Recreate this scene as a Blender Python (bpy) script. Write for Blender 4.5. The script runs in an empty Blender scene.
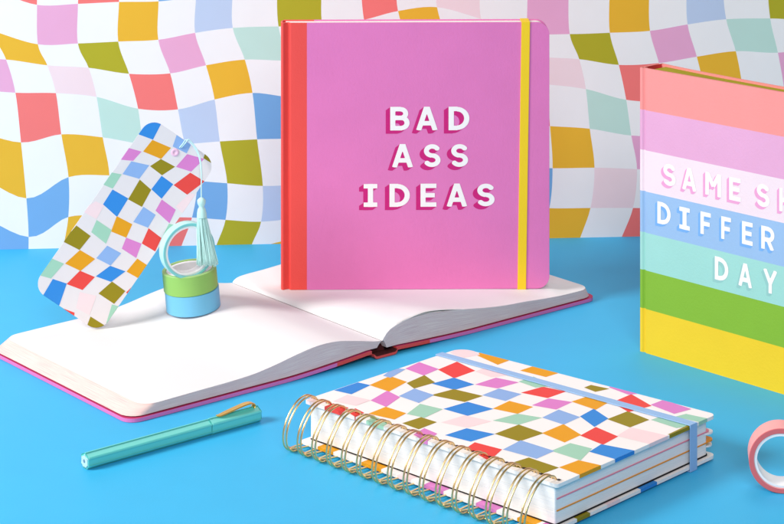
import bpy, bmesh, math, random
from mathutils import Vector, Matrix
R = math.radians
random.seed(7)
# ------------------------------------------------------------------ camera, light, exposure
F, U0, VH, HC = 2100.0, 392.0, -325.0, 0.502      # focal (px of 784), principal point, camera height
sc = bpy.context.scene
cam_d = bpy.data.cameras.new('camera'); cam = bpy.data.objects.new('camera', cam_d)
sc.collection.objects.link(cam); sc.camera = cam
cam.location = (0, 0, HC); cam.rotation_euler = (R(90), 0, 0)
cam_d.sensor_width = 36; cam_d.lens = F/784*36
cam_d.shift_y = -(262 - VH)/784
cam_d.clip_start = 0.05; cam_d.clip_end = 50
w = bpy.data.worlds.new('World'); sc.world = w; w.use_nodes = True
bgn = w.node_tree.nodes['Background']
bgn.inputs[0].default_value = (1.0, 0.965, 0.94, 1); bgn.inputs[1].default_value = 0.12
def area(name, loc, target, size, power, color=(1, 1, 1)):
    d = bpy.data.lights.new(name, 'AREA'); d.shape = 'SQUARE'; d.size = size; d.energy = power; d.color = color
    o = bpy.data.objects.new(name, d); sc.collection.objects.link(o); o.location = loc
    o.rotation_euler = (Vector(target)-Vector(loc)).to_track_quat('-Z', 'Y').to_euler()
    return o
area('key_light', (-1.50, 0.90, 1.08), (0.0, 1.5, 0.05), 0.62, 33, (1.0, 0.965, 0.925))
area('fill_light', (0.15, -0.8, 1.65), (0.05, 1.8, 0.1), 1.1, 31, (1.0, 0.97, 0.94))
area('top_light', (0.50, 2.25, 1.90), (-0.05, 1.40, 0.0), 0.9, 7.5, (1.0, 0.97, 0.93))
sc.view_settings.view_transform = 'Standard'; sc.view_settings.look = 'None'
sc.view_settings.exposure = 0.15; sc.view_settings.gamma = 1.0
sc.cycles.max_bounces = 8

# ------------------------------------------------------------------ helpers
def P(u, v, z):                       # photo measurement -> point at height z
    Y = F*(HC-z)/(v-VH); return Vector(((u-U0)/F*Y, Y, z))
def on_plane(u, v, p0, n):            # photo measurement -> point of a plane
    d = Vector(((u-U0)/F, 1.0, -(v-VH)/F)); o = Vector((0, 0, HC))
    t = (p0-o).dot(n)/d.dot(n); return o+d*t
def lin(c):
    f = lambda x: (x/255/12.92) if x/255 <= .04045 else ((x/255+.055)/1.055)**2.4
    return (f(c[0]), f(c[1]), f(c[2]), 1)
MATS = {}
def mat(name, c, rough=.55, spec=.4, metal=0, bump=0, bscale=900, var=0.03, coat=0):
    m = bpy.data.materials.new(name); m.use_nodes = True; nt = m.node_tree; b = nt.nodes['Principled BSDF']
    b.inputs['Roughness'].default_value = rough; b.inputs['Metallic'].default_value = metal
    b.inputs['Specular IOR Level'].default_value = spec
    if coat: b.inputs['Coat Weight'].default_value = coat; b.inputs['Coat Roughness'].default_value = .2
    tc = nt.nodes.new('ShaderNodeTexCoord')
    n = nt.nodes.new('ShaderNodeTexNoise'); n.inputs['Scale'].default_value = 35; n.inputs['Detail'].default_value = 5
    nt.links.new(tc.outputs['Object'], n.inputs['Vector'])
    mx = nt.nodes.new('ShaderNodeMix'); mx.data_type = 'RGBA'; col = lin(c)
    mx.inputs['A'].default_value = tuple(max(0, x*(1-var)) for x in col[:3])+(1,)
    mx.inputs['B'].default_value = tuple(min(1, x*(1+var)) for x in col[:3])+(1,)
    nt.links.new(n.outputs['Fac'], mx.inputs['Factor']); nt.links.new(mx.outputs['Result'], b.inputs['Base Color'])
    if bump:
        n2 = nt.nodes.new('ShaderNodeTexNoise'); n2.inputs['Scale'].default_value = bscale; n2.inputs['Detail'].default_value = 3
        nt.links.new(tc.outputs['Object'], n2.inputs['Vector'])
        bp = nt.nodes.new('ShaderNodeBump'); bp.inputs['Strength'].default_value = bump; bp.inputs['Distance'].default_value = .0004
        nt.links.new(n2.outputs['Fac'], bp.inputs['Height']); nt.links.new(bp.outputs['Normal'], b.inputs['Normal'])
    MATS[name] = m; return m
def mat_pages(name, c, dark, nlines=60):      # edge of a stack of sheets: thin lines following the uv
    m = mat(name, c, rough=.8, spec=.2); nt = m.node_tree; b = nt.nodes['Principled BSDF']
    uv = nt.nodes.new('ShaderNodeUVMap'); mp = nt.nodes.new('ShaderNodeMapping'); mp.inputs['Scale'].default_value = (2.2, nlines, 1)
    n = nt.nodes.new('ShaderNodeTexNoise'); n.inputs['Scale'].default_value = 1.0; n.inputs['Detail'].default_value = 6; n.inputs['Roughness'].default_value = .65
    nt.links.new(uv.outputs[0], mp.inputs[0]); nt.links.new(mp.outputs[0], n.inputs['Vector'])
    r = nt.nodes.new('ShaderNodeValToRGB'); r.color_ramp.elements[0].position = .34; r.color_ramp.elements[1].position = .60
    r.color_ramp.elements[0].color = lin(dark); r.color_ramp.elements[1].color = lin(c)
    nt.links.new(n.outputs['Fac'], r.inputs[0]); nt.links.new(r.outputs[0], b.inputs['Base Color'])
    bp = nt.nodes.new('ShaderNodeBump'); bp.inputs['Strength'].default_value = .5; bp.inputs['Distance'].default_value = .0004
    nt.links.new(n.outputs['Fac'], bp.inputs['Height']); nt.links.new(bp.outputs['Normal'], b.inputs['Normal'])
    return m
def new_obj(name, verts, faces, mats, midx=None, parent=None, smooth=False, uvs=None, bevel=0):
    me = bpy.data.meshes.new(name); me.from_pydata([tuple(v) for v in verts], [], faces)
    for m in (mats if isinstance(mats, (list, tuple)) else [mats]): me.materials.append(m)
    if midx: me.polygons.foreach_set('material_index', midx)
    if uvs:
        l = me.uv_layers.new(name='UVMap')
        for poly in me.polygons:
            for li, uv in zip(poly.loop_indices, uvs[poly.index]): l.data[li].uv = uv
    if smooth: me.polygons.foreach_set('use_smooth', [True]*len(me.polygons))
    me.validate(); me.update()
    o = bpy.data.objects.new(name, me); sc.collection.objects.link(o)
    if parent: o.parent = parent; o.matrix_parent_inverse = Matrix.Translation(-parent.location)
    if bevel:
        b = o.modifiers.new('bevel', 'BEVEL'); b.width = bevel; b.segments = 2; b.limit_method = 'ANGLE'; b.angle_limit = R(40)
    return o
def fix_normals(o):
    bm = bmesh.new(); bm.from_mesh(o.data); bmesh.ops.recalc_face_normals(bm, faces=bm.faces); bm.to_mesh(o.data); bm.free(); return o
def thing(name, label, cat, loc, group=None):
    o = bpy.data.objects.new(name, None); o.location = loc; o.empty_display_size = .01
    sc.collection.objects.link(o); o['label'] = label; o['category'] = cat
    if group: o['group'] = group
    return o
def slab(name, sts, mats, seg=None, parent=None, bevel=.0004, smooth=False):
    """loft closed through stations of k points each; seg(i) -> material index (or list per side)"""
    k = len(sts[0]); V = [p for s in sts for p in s]; Fc = []; M = []
    for i in range(len(sts)-1):
        sg = seg(i) if seg else 0
        for j in range(k):
            Fc.append((i*k+j, i*k+(j+1) % k, (i+1)*k+(j+1) % k, (i+1)*k+j)); M.append(sg[j] if isinstance(sg, (list, tuple)) else sg)
    s0 = seg(0) if seg else 0; s1 = seg(len(sts)-2) if seg else 0
    g = lambda s: s[0] if isinstance(s, (list, tuple)) else s
    Fc.append(tuple(range(k))); M.append(g(s0)); b = (len(sts)-1)*k
    Fc.append(tuple(b+j for j in range(k))[::-1]); M.append(g(s1))
    return fix_normals(new_obj(name, V, Fc, mats, M, parent, smooth, bevel=bevel))
def tube(path, r, n=8, closed=False, flat=1.0, up=None):
    V = []; Fc = []; N = len(path); prev = None
    for i, p in enumerate(path):
        a = path[i-1] if (i > 0 or closed) else path[i]; b = path[(i+1) % N] if (i < N-1 or closed) else path[i]
        t = (b-a).normalized()
        if prev is None:
            ref = up or (Vector((0, 0, 1)) if abs(t.z) < .9 else Vector((1, 0, 0))); x = (ref - t*ref.dot(t)).normalized()
        else: x = (prev - t*prev.dot(t)).normalized()
        prev = x; y = t.cross(x); rr = r[i] if isinstance(r, list) else r
        for k in range(n):
            an = 2*math.pi*k/n; V.append(p + x*math.cos(an)*rr*flat + y*math.sin(an)*rr)
    for i in range(N if closed else N-1):
        for k in range(n):
            Fc.append((i*n+k, i*n+(k+1) % n, ((i+1) % N)*n+(k+1) % n, ((i+1) % N)*n+k))
    if not closed: Fc.append(tuple(range(n))[::-1]); Fc.append(tuple((N-1)*n+k for k in range(n)))
    return V, Fc
def join(parts):
    V = []; Fc = []
    for v, f in parts:
        o = len(V); V += v; Fc += [tuple(i+o for i in q) for q in f]
    return V, Fc
def clip_poly(poly, hull):            # Sutherland-Hodgman, 2-D, convex counter-clockwise hull
    out = poly
    for i in range(len(hull)):
        a, b = hull[i], hull[(i+1) % len(hull)]; inp = out; out = []
        if not inp: return []
        side = lambda p: (b[0]-a[0])*(p[1]-a[1])-(b[1]-a[1])*(p[0]-a[0])
        for j in range(len(inp)):
            p, q = inp[j], inp[(j+1) % len(inp)]; sp, sq = side(p), side(q)
            if sp >= 0: out.append(p)
            if sp*sq < 0:
                t = sp/(sp-sq); out.append((p[0]+(q[0]-p[0])*t, p[1]+(q[1]-p[1])*t))
    return out
def area2(p): return sum(p[i][0]*p[(i+1) % len(p)][1]-p[(i+1) % len(p)][0]*p[i][1] for i in range(len(p)))/2
def round_rect(x0, y0, x1, y1, rr, n=8):      # rr: radii bl, br, tr, tl ; ccw
    out = []
    for (cx, cy, sx, sy, r, a0) in ((x0, y0, 1, 1, rr[0], 180), (x1, y0, -1, 1, rr[1], 270), (x1, y1, -1, -1, rr[2], 0), (x0, y1, 1, -1, rr[3], 90)):
        for k in range(n+1):
            a = R(a0+90*k/n); out.append((cx+sx*r+r*math.cos(a), cy+sy*r+r*math.sin(a)))
    return out

PAL = dict(white=(248, 243, 242), coral=(250, 122, 118), red=(236, 72, 66), ochre=(240, 182, 48), amber=(232, 160, 18), olive=(182, 172, 36),
           olived=(150, 134, 10), lilac=(238, 170, 206), orchid=(221, 130, 202), pale=(248, 220, 224), mint=(196, 226, 214), mintd=(162, 210, 186),
           peri=(194, 208, 234), perid=(142, 178, 230), blue=(120, 172, 222), blued=(48, 138, 220), dark=(40, 30, 25))
for k, c in PAL.items(): mat('print_'+k, c, rough=.6, spec=.3)
def prints(keys): return [MATS['print_'+k] for k in keys]

# ------------------------------------------------------------------ table
m_table = mat('blue_paper', (60, 183, 236), rough=.5, spec=.25, bump=.22, bscale=700, var=.03)
B0 = P(0, 249.5, 0); B1 = P(784, 233.5, 0); bd = (B1-B0).normalized(); bn = Vector((bd.y, -bd.x, 0))
tb = []
a = B0-bd*1.6+Vector((0, .002, 0)); b = B1+bd*1.2+Vector((0, .002, 0))
V = [(-1.9, -.2, 0), (1.6, -.2, 0), (b.x, b.y, 0), (a.x, a.y, 0)]; V += [(x, y, -.03) for x, y, z in V]
t = new_obj('table_surface', V, [(0, 1, 2, 3), (7, 6, 5, 4), (0, 4, 5, 1), (1, 5, 6, 2), (2, 6, 7, 3), (3, 7, 4, 0)], m_table); t['kind'] = 'structure'
t['label'] = 'bright blue tabletop paper under all the stationery'

# ------------------------------------------------------------------ backdrop with warped checks
K = {}
def row(r, s):
    for c, x, y in s: K[(c, r)] = (x, y)
row(0, [(0, -5, -8), (1, 37, 5), (2, 78, 4), (3, 119, 2.1), (4, 158.6, 1.5), (5, 196, -3), (6, 232.5, -7), (7, 277, -11), (8, 321.5, -14), (9, 361, -18), (10, 396, -24), (11, 436, -24), (12, 480, -16)])
row(1, [(0, -7, 31), (1, 37.9, 44.4), (2, 77.9, 43.6), (3, 118.2, 41.7), (4, 158.3, 39.9), (5, 195.1, 33), (6, 232.8, 28.1), (7, 278.5, 26.6), (8, 322.5, 28), (9, 364, 20), (10, 398, 11.2), (11, 437, 7.3), (12, 481, 19), (13, 528, 33), (14, 569.7, 34.2), (15, 609.8, 32.9), (16, 650, 31), (17, 687.6, 24.6), (18, 726.2, 19.4), (19, 770.2, 18.6)])
row(2, [(0, 6.1, 59.7), (1, 47.3, 65.4), (2, 88.6, 67.9), (3, 129, 73.9), (4, 170.2, 73.5), (5, 206, 65.4), (6, 244.8, 59.7), (7, 288, 60.5), (13, 538, 57), (14, 579.2, 59.3), (15, 618.8, 65), (16, 658.9, 63.2), (17, 696.8, 56.8), (18, 735.8, 51.3), (19, 777.9, 52.8)])
row(3, [(0, 15.4, 92.8), (1, 55.9, 93.2), (2, 96.6, 97), (3, 138.1, 108.8), (4, 178, 109.5), (5, 214.6, 99.6), (6, 252.5, 93), (7, 294, 97), (13, 546, 84.5), (14, 585.9, 89.2), (15, 626.2, 99.9), (16, 667, 101), (17, 704.5, 90.5), (18, 742, 84), (19, 784, 88)])
row(4, [(0, 21, 142.5), (1, 61.3, 134.4), (2, 102.7, 137.4), (3, 143, 144), (4, 184.8, 144), (5, 219.8, 141.5), (6, 257.1, 139.4), (7, 298, 138), (13, 550, 126.2), (14, 589.8, 128.8), (15, 631.3, 135.6), (16, 675, 136)])
row(5, [(0, 26.4, 198.4), (1, 68.5, 177.2), (2, 109.4, 175.5), (3, 152, 178), (4, 196.5, 181), (5, 227.2, 183.3), (6, 262.8, 186), (7, 300, 184), (13, 552.6, 168.3), (14, 594.5, 167.8), (15, 637, 169.2)])
row(6, [(0, 28.6, 237), (1, 68.3, 217), (2, 106, 216.5), (3, 151, 217), (4, 192, 217.6), (5, 225.5, 219.9), (6, 261.1, 221.7), (7, 301, 217.5), (13, 549.4, 208.2), (14, 590.5, 208), (15, 633, 208)])
row(7, [(0, 27, 270), (1, 62, 254), (2, 92, 253), (3, 138, 251), (4, 179, 254), (5, 214, 253), (6, 250.5, 249), (7, 287, 240.5), (13, 537, 248), (14, 577, 248), (15, 618.5, 247)])
PER = (490.5, -8.3)
def lat(c, r):
    if (c, r) in K: return K[(c, r)]
    if r < 0:
        a, b = lat(c, 0); return (a+(-2, 0, 3, 1)[r % 4], b+41*r+(3 if c % 3 == 0 else -2)*math.sin(c+r))
    if r > 7:
        a, b = lat(c, 7); return (a-6*(r-7), b+40*(r-7))
    if c > 7 and c < 13:
        a, b = lat(7, r), lat(13, r); f = (c-7)/6
        return (a[0]+(b[0]-a[0])*f+5*math.sin(c), a[1]+(b[1]-a[1])*f-9*math.sin(math.pi*f))
    if c > 13: a, b = lat(c-12, r); return (a+PER[0], b+PER[1])
    if c == 13: a, b = lat(1, r); return (a+PER[0], b+PER[1])
    a, b = lat(c+12, r); return (a-PER[0], b-PER[1])
def cr(p0, p1, p2, p3, t): return .5*(2*p1+(p2-p0)*t+(2*p0-5*p1+4*p2-p3)*t*t+(3*p1-p0-3*p2+p3)*t**3)
def lat_s(x, y):
    c, r = math.floor(x), math.floor(y); fx, fy = x-c, y-r; o = []
    for k in (0, 1):
        o.append(cr(*[cr(*[lat(c+i, r+j)[k] for i in (-1, 0, 1, 2)], fx) for j in (-1, 0, 1, 2)], fy))
    return o
CC = {(1, 0): 'lilac', (3, 0): 'ochre', (5, 0): 'peri', (7, 0): 'olive', (9, 0): 'coral', (11, 0): 'pale', (0, 1): 'ochre', (2, 1): 'olive', (4, 1): 'lilac', (6, 1): 'mint',
      (10, 1): 'ochre', (8, 1): 'peri', (11, 2): 'lilac', (1, 2): 'pale', (3, 2): 'coral', (5, 2): 'ochre', (7, 2): 'lilac', (9, 2): 'mint', (0, 3): 'coral', (2, 3): 'mint',
      (4, 3): 'peri', (6, 3): 'blue', (8, 3): 'ochre', (10, 3): 'peri', (11, 4): 'ochre', (1, 4): 'ochre', (3, 4): 'lilac', (5, 4): 'olive', (7, 4): 'coral', (9, 4): 'pale',
      (0, 5): 'blue', (2, 5): 'pale', (4, 5): 'blue', (6, 5): 'peri', (8, 5): 'olive', (10, 5): 'mint', (11, 6): 'blue', (1, 6): 'ochre', (3, 6): 'coral', (5, 6): 'olive',
      (7, 6): 'lilac', (9, 6): 'ochre', (4, -1): 'blue', (0, -1): 'coral', (2, -1): 'coral', (6, 7): 'ochre'}
keys = ['white', 'coral', 'ochre', 'olive', 'lilac', 'pale', 'mint', 'peri', 'blue']
V = []; Fc = []; Mi = []; NS = 6; vid = {}
C0c, C1c, R0c, R1c = -10, 30, -6, 9
def bv(i, j):
    if (i, j) not in vid:
        u, v = lat_s(i/NS, j/NS); vid[(i, j)] = len(V); V.append(on_plane(u, v, B0, bn))
    return vid[(i, j)]
for c in range(C0c, C1c):
    for r in range(R0c, R1c):
        if (c+r) % 2: k = CC.get((c % 12, r), keys[1+(c % 12*5+r*3) % 8])
        else: k = 'white'
        for a in range(NS):
            for b in range(NS):
                i, j = c*NS+a, r*NS+b
                Fc.append((bv(i, j), bv(i+1, j), bv(i+1, j+1), bv(i, j+1))); Mi.append(keys.index(k))
bk = new_obj('backdrop_paper', V, Fc, prints(keys), Mi)
bk['label'] = 'white backdrop sheet printed with wavy multicoloured checks behind the books'; bk['category'] = 'backdrop'
bm = bmesh.new(); bm.from_mesh(bk.data)
def cutp(co, no):
    g = list(bm.verts)+list(bm.edges)+list(bm.faces); bmesh.ops.bisect_plane(bm, geom=g, plane_co=co, plane_no=no, clear_outer=True)
cutp((0, 0, -.001), (0, 0, -1)); cutp((0, 0, .40), (0, 0, 1)); cutp(B0-bd*.30, -bd); cutp(B1+bd*.30, bd)
bmesh.ops.recalc_face_normals(bm, faces=bm.faces)
bm.faces.ensure_lookup_table()
if sum((f.normal.y*f.calc_area() for f in bm.faces)) > 0: bmesh.ops.reverse_faces(bm, faces=bm.faces)
bm.to_mesh(bk.data); bm.free()
so = bk.modifiers.new('thickness', 'SOLIDIFY'); so.thickness = .0012; so.offset = -1

# ------------------------------------------------------------------ lettering
def seg_sdf(x, y, x0, y0, x1, y1, hw):
    dx, dy = x1-x0, y1-y0; L = math.hypot(dx, dy); dx /= L; dy /= L
    a = (x-x0)*dx+(y-y0)*dy; b = -(x-x0)*dy+(y-y0)*dx
    qa = abs(a-L/2)-L/2; qb = abs(b)-hw
    return min(max(qa, qb), 0)+math.hypot(max(qa, 0), max(qb, 0))
def arc_sdf(x, y, cx, cy, rx, ry, a0, a1, hw):      # stroke on an elliptical arc (sampled)
    n = max(6, int(abs(a1-a0)/12)); best = 9; pts = [(cx+rx*math.cos(R(a0+(a1-a0)*k/n)), cy+ry*math.sin(R(a0+(a1-a0)*k/n))) for k in range(n+1)]
    for (p, q) in zip(pts, pts[1:]): best = min(best, seg_sdf(x, y, *p, *q, hw))
    for p in pts[1:-1]: best = min(best, math.hypot(x-p[0], y-p[1])-hw)
    return best
h = .095
GL = {
 'B': (.70, [('s', h, 0, h, 1), ('s', h, 1-h, .40, 1-h), ('s', h, .53, .43, .53), ('s', h, h, .45, h), ('a', .40, .712, .18, .182, 90, -90), ('a', .43, .318, .20, .212, 90, -90)]),
 'A': (.86, [('s', .115, 0, .42, 1), ('s', .745, 0, .44, 1), ('s', .22, .30, .64, .30), ('s', .39, .88, .47, .88)]),
 'D': (.76, [('s', h, 0, h, 1), ('s', h, 1-h, .32, 1-h), ('s', h, h, .32, h), ('a', .30, .5, .355, .394, 90, -90)]),
 'S': (.68, [('a', .345, .70, .225, .194, 22, 265), ('a', .335, .306, .235, .200, 88, -155)]),
 'I': (.50, [('s', .25, 0, .25, 1), ('s', 0, 1-.1, .5, 1-.1), ('s', 0, .1, .5, .1)]),
 'E': (.60, [('s', h, 0, h, 1), ('s', h, 1-h, .60, 1-h), ('s', h, .5, .54, .5), ('s', h, h, .60, h)]),
 'M': (.86, [('s', h, 0, h, 1), ('s', .754, 0, .754, 1), ('s', .14, .94, .43, .42), ('s', .72, .94, .43, .42)]),
 'F': (.58, [('s', h, 0, h, 1), ('s', h, 1-h, .58, 1-h), ('s', h, .48, .52, .48)]),
 'R': (.72, [('s', h, 0, h, 1), ('s', h, 1-h, .40, 1-h), ('s', h, .43, .40, .43), ('a', .39, .662, .22, .232, 90, -90), ('s', .34, .46, .60, 0)]),
 'H': (.74, [('s', h, 0, h, 1), ('s', .615, 0, .615, 1), ('s', h, .5, .6, .5)]),
 'Y': (.82, [('s', .41, 0, .41, .5), ('s', .10, 1, .41, .42), ('s', .72, 1, .41, .42)]),
 'N': (.76, [('s', h, 0, h, 1), ('s', .635, 0, .635, 1), ('s', .14, .96, .62, .04)]),
 'T': (.66, [('s', .33, 0, .33, 1), ('s', 0, 1-h, .66, 1-h)]),
}
def glyph_polys(ch, sweep=(0, 0), G=44):
    wd, prim = GL[ch]; pad = .04
    def f(x, y):
        d = 9
        for p in prim:
            d = min(d, seg_sdf(x, y, *p[1:], h) if p[0] == 's' else arc_sdf(x, y, *p[1:], h))
        return max(d, -y, y-1)
    x0, x1, y0, y1 = -pad+min(0, sweep[0]), wd+pad, -pad+min(0, sweep[1]), 1+pad
    nx = int(G*(x1-x0)); ny = int(G*(y1-y0)); dx = (x1-x0)/nx; dy = (y1-y0)/ny
    base = {}
    def val(i, j):
        if (i, j) not in base: base[(i, j)] = f(x0+i*dx, y0+j*dy)
        return base[(i, j)]
    if sweep == (0, 0): fv = val
    else:
        st = 8
        c2 = {}
        def fv(i, j):
            if (i, j) not in c2:
                x, y = x0+i*dx, y0+j*dy; c2[(i, j)] = min(f(x-sweep[0]*k/st, y-sweep[1]*k/st) for k in range(st+1))
            return c2[(i, j)]
    out = []
    for i in range(nx):
        for j in range(ny):
            cs = [(i, j), (i+1, j), (i+1, j+1), (i, j+1)]; vs = [fv(*c) for c in cs]
            if all(v > 0 for v in vs): continue
            poly = []
            for k in range(4):
                (ia, ja), (ib, jb) = cs[k], cs[(k+1) % 4]; va, vb = vs[k], vs[(k+1) % 4]
                if va <= 0: poly.append((x0+ia*dx, y0+ja*dy))
                if (va <= 0) != (vb <= 0):
                    t = va/(va-vb); poly.append((x0+(ia+(ib-ia)*t)*dx, y0+(ja+(jb-ja)*t)*dy))
            if len(poly) > 2: out.append(poly)
    return wd, out
def lettering(name, items, origin, ax, up, nrm, mats_, sweep, parent, lift=(.00010, .00016)):
    """items: (char, x_left, width, z_base, height). A printed letter with its printed drop block."""
    V = []; Fc = []; M = []; cache = {}
    for ch, xl, wid, zb, hh in items:
        for layer, sw in ((1, sweep), (0, (0, 0))):
            key = (ch, layer)
            if key not in cache: cache[key] = glyph_polys(ch, sw)
            wd, polys = cache[key]; sx = wid/wd
            for p in polys:
                o = len(V)
                for (x, y) in p: V.append(origin+ax*(xl+x*sx)+up*(zb+y*hh)+nrm*lift[1-layer])
                Fc.append(tuple(range(o, o+len(p)))); M.append(layer)
    o = new_obj(name, V, Fc, mats_, M, parent)
    bm = bmesh.new(); bm.from_mesh(o.data); bmesh.ops.remove_doubles(bm, verts=bm.verts, dist=1e-6)
    for f in bm.faces:
        f.normal_update()
        if f.normal.dot(nrm) < 0: f.normal_flip()
    bm.to_mesh(o.data); bm.free(); return o

# ------------------------------------------------------------------ shared book materials
m_letter = mat('letter_white', (252, 246, 244), rough=.55)
m_page = mat('page_white', (236, 235, 238), rough=.75, spec=.2, var=.008)
m_edge = mat_pages('page_edges', (254, 226, 218), (222, 174, 176))
m_edge_blk = mat_pages('planner_page_edges', (252, 247, 244), (238, 234, 236), 40)
m_edge_ol = mat_pages('olive_page_edges', (178, 168, 40), (140, 128, 20), 30)
m_pink = mat('cloth_pink', (228, 122, 186), rough=.6, bump=.35, bscale=620, var=.045)
m_redc = mat('cloth_red', (240, 78, 72), rough=.5, bump=.3, bscale=620)
m_crim = mat('endpaper_crimson', (196, 52, 104), rough=.6)
m_magenta = mat('print_magenta', (206, 22, 120), rough=.5)
m_yel = mat('elastic_yellow', (248, 208, 30), rough=.65, bump=.2)

# ------------------------------------------------------------------ open notebook
C0 = Vector((-.1760, 1.4056, 0)); bB = Vector((.772, .636, 0)).normalized(); bA = Vector((-.636, .772, 0)).normalized()
AW = .194
def NB(b, a_, z): return C0+bB*b+bA*a_+Vector((0, 0, z))
def interp(x, pts):
    if x <= pts[0][0]: return pts[0][1]
    for i in range(len(pts)-1):
        if x <= pts[i+1][0]:
            p1, p2 = pts[i], pts[i+1]; p0 = pts[i-1] if i else (2*p1[0]-p2[0], 2*p1[1]-p2[1]); p3 = pts[i+2] if i+2 < len(pts) else (2*p2[0]-p1[0], 2*p2[1]-p1[1])
            t = (x-p1[0])/(p2[0]-p1[0]); hh = p2[0]-p1[0]
            m1 = (p2[1]-p0[1])/(p2[0]-p0[0])*hh; m2 = (p3[1]-p1[1])/(p3[0]-p1[0])*hh
            return (2*t**3-3*t*t+1)*p1[1]+(t**3-2*t*t+t)*m1+(-2*t**3+3*t*t)*p2[1]+(t**3-t*t)*m2
    return pts[-1][1]
LP = [(0, .0094), (.05, .0103), (.0987, .0115), (.12, .0140), (.1422, .0179), (.1593, .0201), (.1768, .0199), (.1946, .0167), (.2125, .0128), (.2190, .0118)]
RP = [(.2200, .0118), (.2225, .0150), (.2264, .0184), (.2401, .0222), (.2631, .0232), (.2961, .0203), (.3447, .0150), (.3954, .0110), (.4290, .0104), (.442, .0104)]
PK_L, PK_R, PK_Z = Vector((-.0882, 1.6680, 0)), Vector((.1253, 1.6718, 0)), .0136     # where the pink book stands
fl = (PK_R-PK_L).normalized(); fn = Vector((-fl.y, fl.x, 0))
def page_z(b, a_):
    if b < .2195: return interp(b, LP)
    z = interp(b, RP); p = NB(b, a_, 0); d = p-PK_L
    s = d.dot(fl); t = d.dot(fn)            # the weight of the book on the right-hand pages
    dist = math.hypot(max(0, -s, s-.214), max(0, -t, t-.016))
    wgt = max(0, 1-dist/.085); wgt = wgt*wgt*(3-2*wgt)
    zt = PK_Z-.0002
    z2 = z+(zt-z)*wgt if z > zt else z+(zt-z)*max(0, 1-dist/.012)*.9
    return z2
zl = lambda b: .0002+.0040*max(0, min(1, (b-.13)/.075))**1.5
zr = lambda b: .0002+.0024*max(0, min(1, (.31-b)/.075))**1.5
onb = thing('open_notebook', 'open hardback notebook with blank white pages lying flat, pink and red cover', 'notebook', NB(.221, .1, 0))
def page_block(name, b_fore, b_gut, sgn):
    nb, na, nt_ = 44, 34, 5; rc = .012; a0, a1 = .0014, AW-.0014
    # clustered stations along A
    As = []
    for k in range(na+1):
        t = k/na; t = .5-.5*math.cos(math.pi*t); As.append(a0+(a1-a0)*t)
    V = []; Fc = []; M = []; UV = []
    def pt(i, k, lv):      # lv: 0 bottom .. 1 top
        a_ = As[k]; d = min(a_-a0, a1-a_); off = rc-math.sqrt(max(0, rc*rc-(rc-d)**2)) if d < rc else 0
        slant = .011 if sgn > 0 else .004
        fb = b_fore+sgn*(off+slant*lv)
        t = i/nb; t = 1-(1-t)**1.25 if True else t
        bg_ = b_gut-sgn*.0042*(1-lv)**.8
        b = fb+(bg_-fb)*t
        zt = page_z(b, a_); zb = (zl(b) if b < .2205 else zr(b))+.0034
        return NB(b, a_, zb+(zt-zb)*lv)
    idx = {}
    def g(i, k, l):
        key = (i, k, l)
        if key not in idx: idx[key] = len(V); V.append(pt(i, k, l/nt_))
        return idx[key]
    for i in range(nb):
        for k in range(na):
            Fc.append((g(i, k, nt_), g(i+1, k, nt_), g(i+1, k+1, nt_), g(i, k+1, nt_))); M.append(0); UV.append([(0, 0)]*4)
            Fc.append((g(i, k, 0), g(i, k+1, 0), g(i+1, k+1, 0), g(i+1, k, 0))); M.append(0); UV.append([(0, 0)]*4)
        for k in (0, na):
            for l in range(nt_):
                Fc.append((g(i, k, l), g(i+1, k, l), g(i+1, k, l+1), g(i, k, l+1))); M.append(1)
                UV.append([(i/nb*3, l/nt_), ((i+1)/nb*3, l/nt_), ((i+1)/nb*3, (l+1)/nt_), (i/nb*3, (l+1)/nt_)])
    for k in range(na):
        for i in (0, nb):
            for l in range(nt_):
                Fc.append((g(i, k, l), g(i, k+1, l), g(i, k+1, l+1), g(i, k, l+1))); M.append(1)
                UV.append([(As[k]*15+3, l/nt_), (As[k+1]*15+3, l/nt_), (As[k+1]*15+3, (l+1)/nt_), (As[k]*15+3, (l+1)/nt_)])
    o = fix_normals(new_obj(name, V, Fc, [m_page, m_edge], M, onb, True, UV))
    s = o.modifiers.new('split', 'EDGE_SPLIT'); s.split_angle = R(50); return o
page_block('page_block', .0010, .2192, 1)
page_block('page_block', .4405, .2198, -1)
# top sheets of the right-hand block, lifting a little towards the front
for q_, (hb_, lift_) in enumerate(((.250, .0011), (.262, .0021))):
    V = []; Fc = []; nb, na = 40, 14
    for i in range(nb+1):
        b = .2206+(.345-.2206)*i/nb
        for k in range(na+1):
            a_ = .0016+.060*k/na
            f = math.exp(-((b-hb_)/(.030 if b > hb_ else .017))**2)*(1-k/na)**2
            e = 0 if k < na else 1
            zz_ = page_z(b, a_)-.00045+lift_*f
            V.append(NB(b, a_-.0003*q_, zz_))
    n_ = len(V); V += [v-Vector((0, 0, .00018)) for v in V]
    g_ = lambda i, k: i*(na+1)+k
    for i in range(nb):
        for k in range(na):
            Fc.append((g_(i, k), g_(i+1, k), g_(i+1, k+1), g_(i, k+1)))
        Fc.append((g_(i, 0), n_+g_(i, 0), n_+g_(i+1, 0), g_(i+1, 0)))
    new_obj('loose_page', V, Fc, m_page, None, onb, True)
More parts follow.
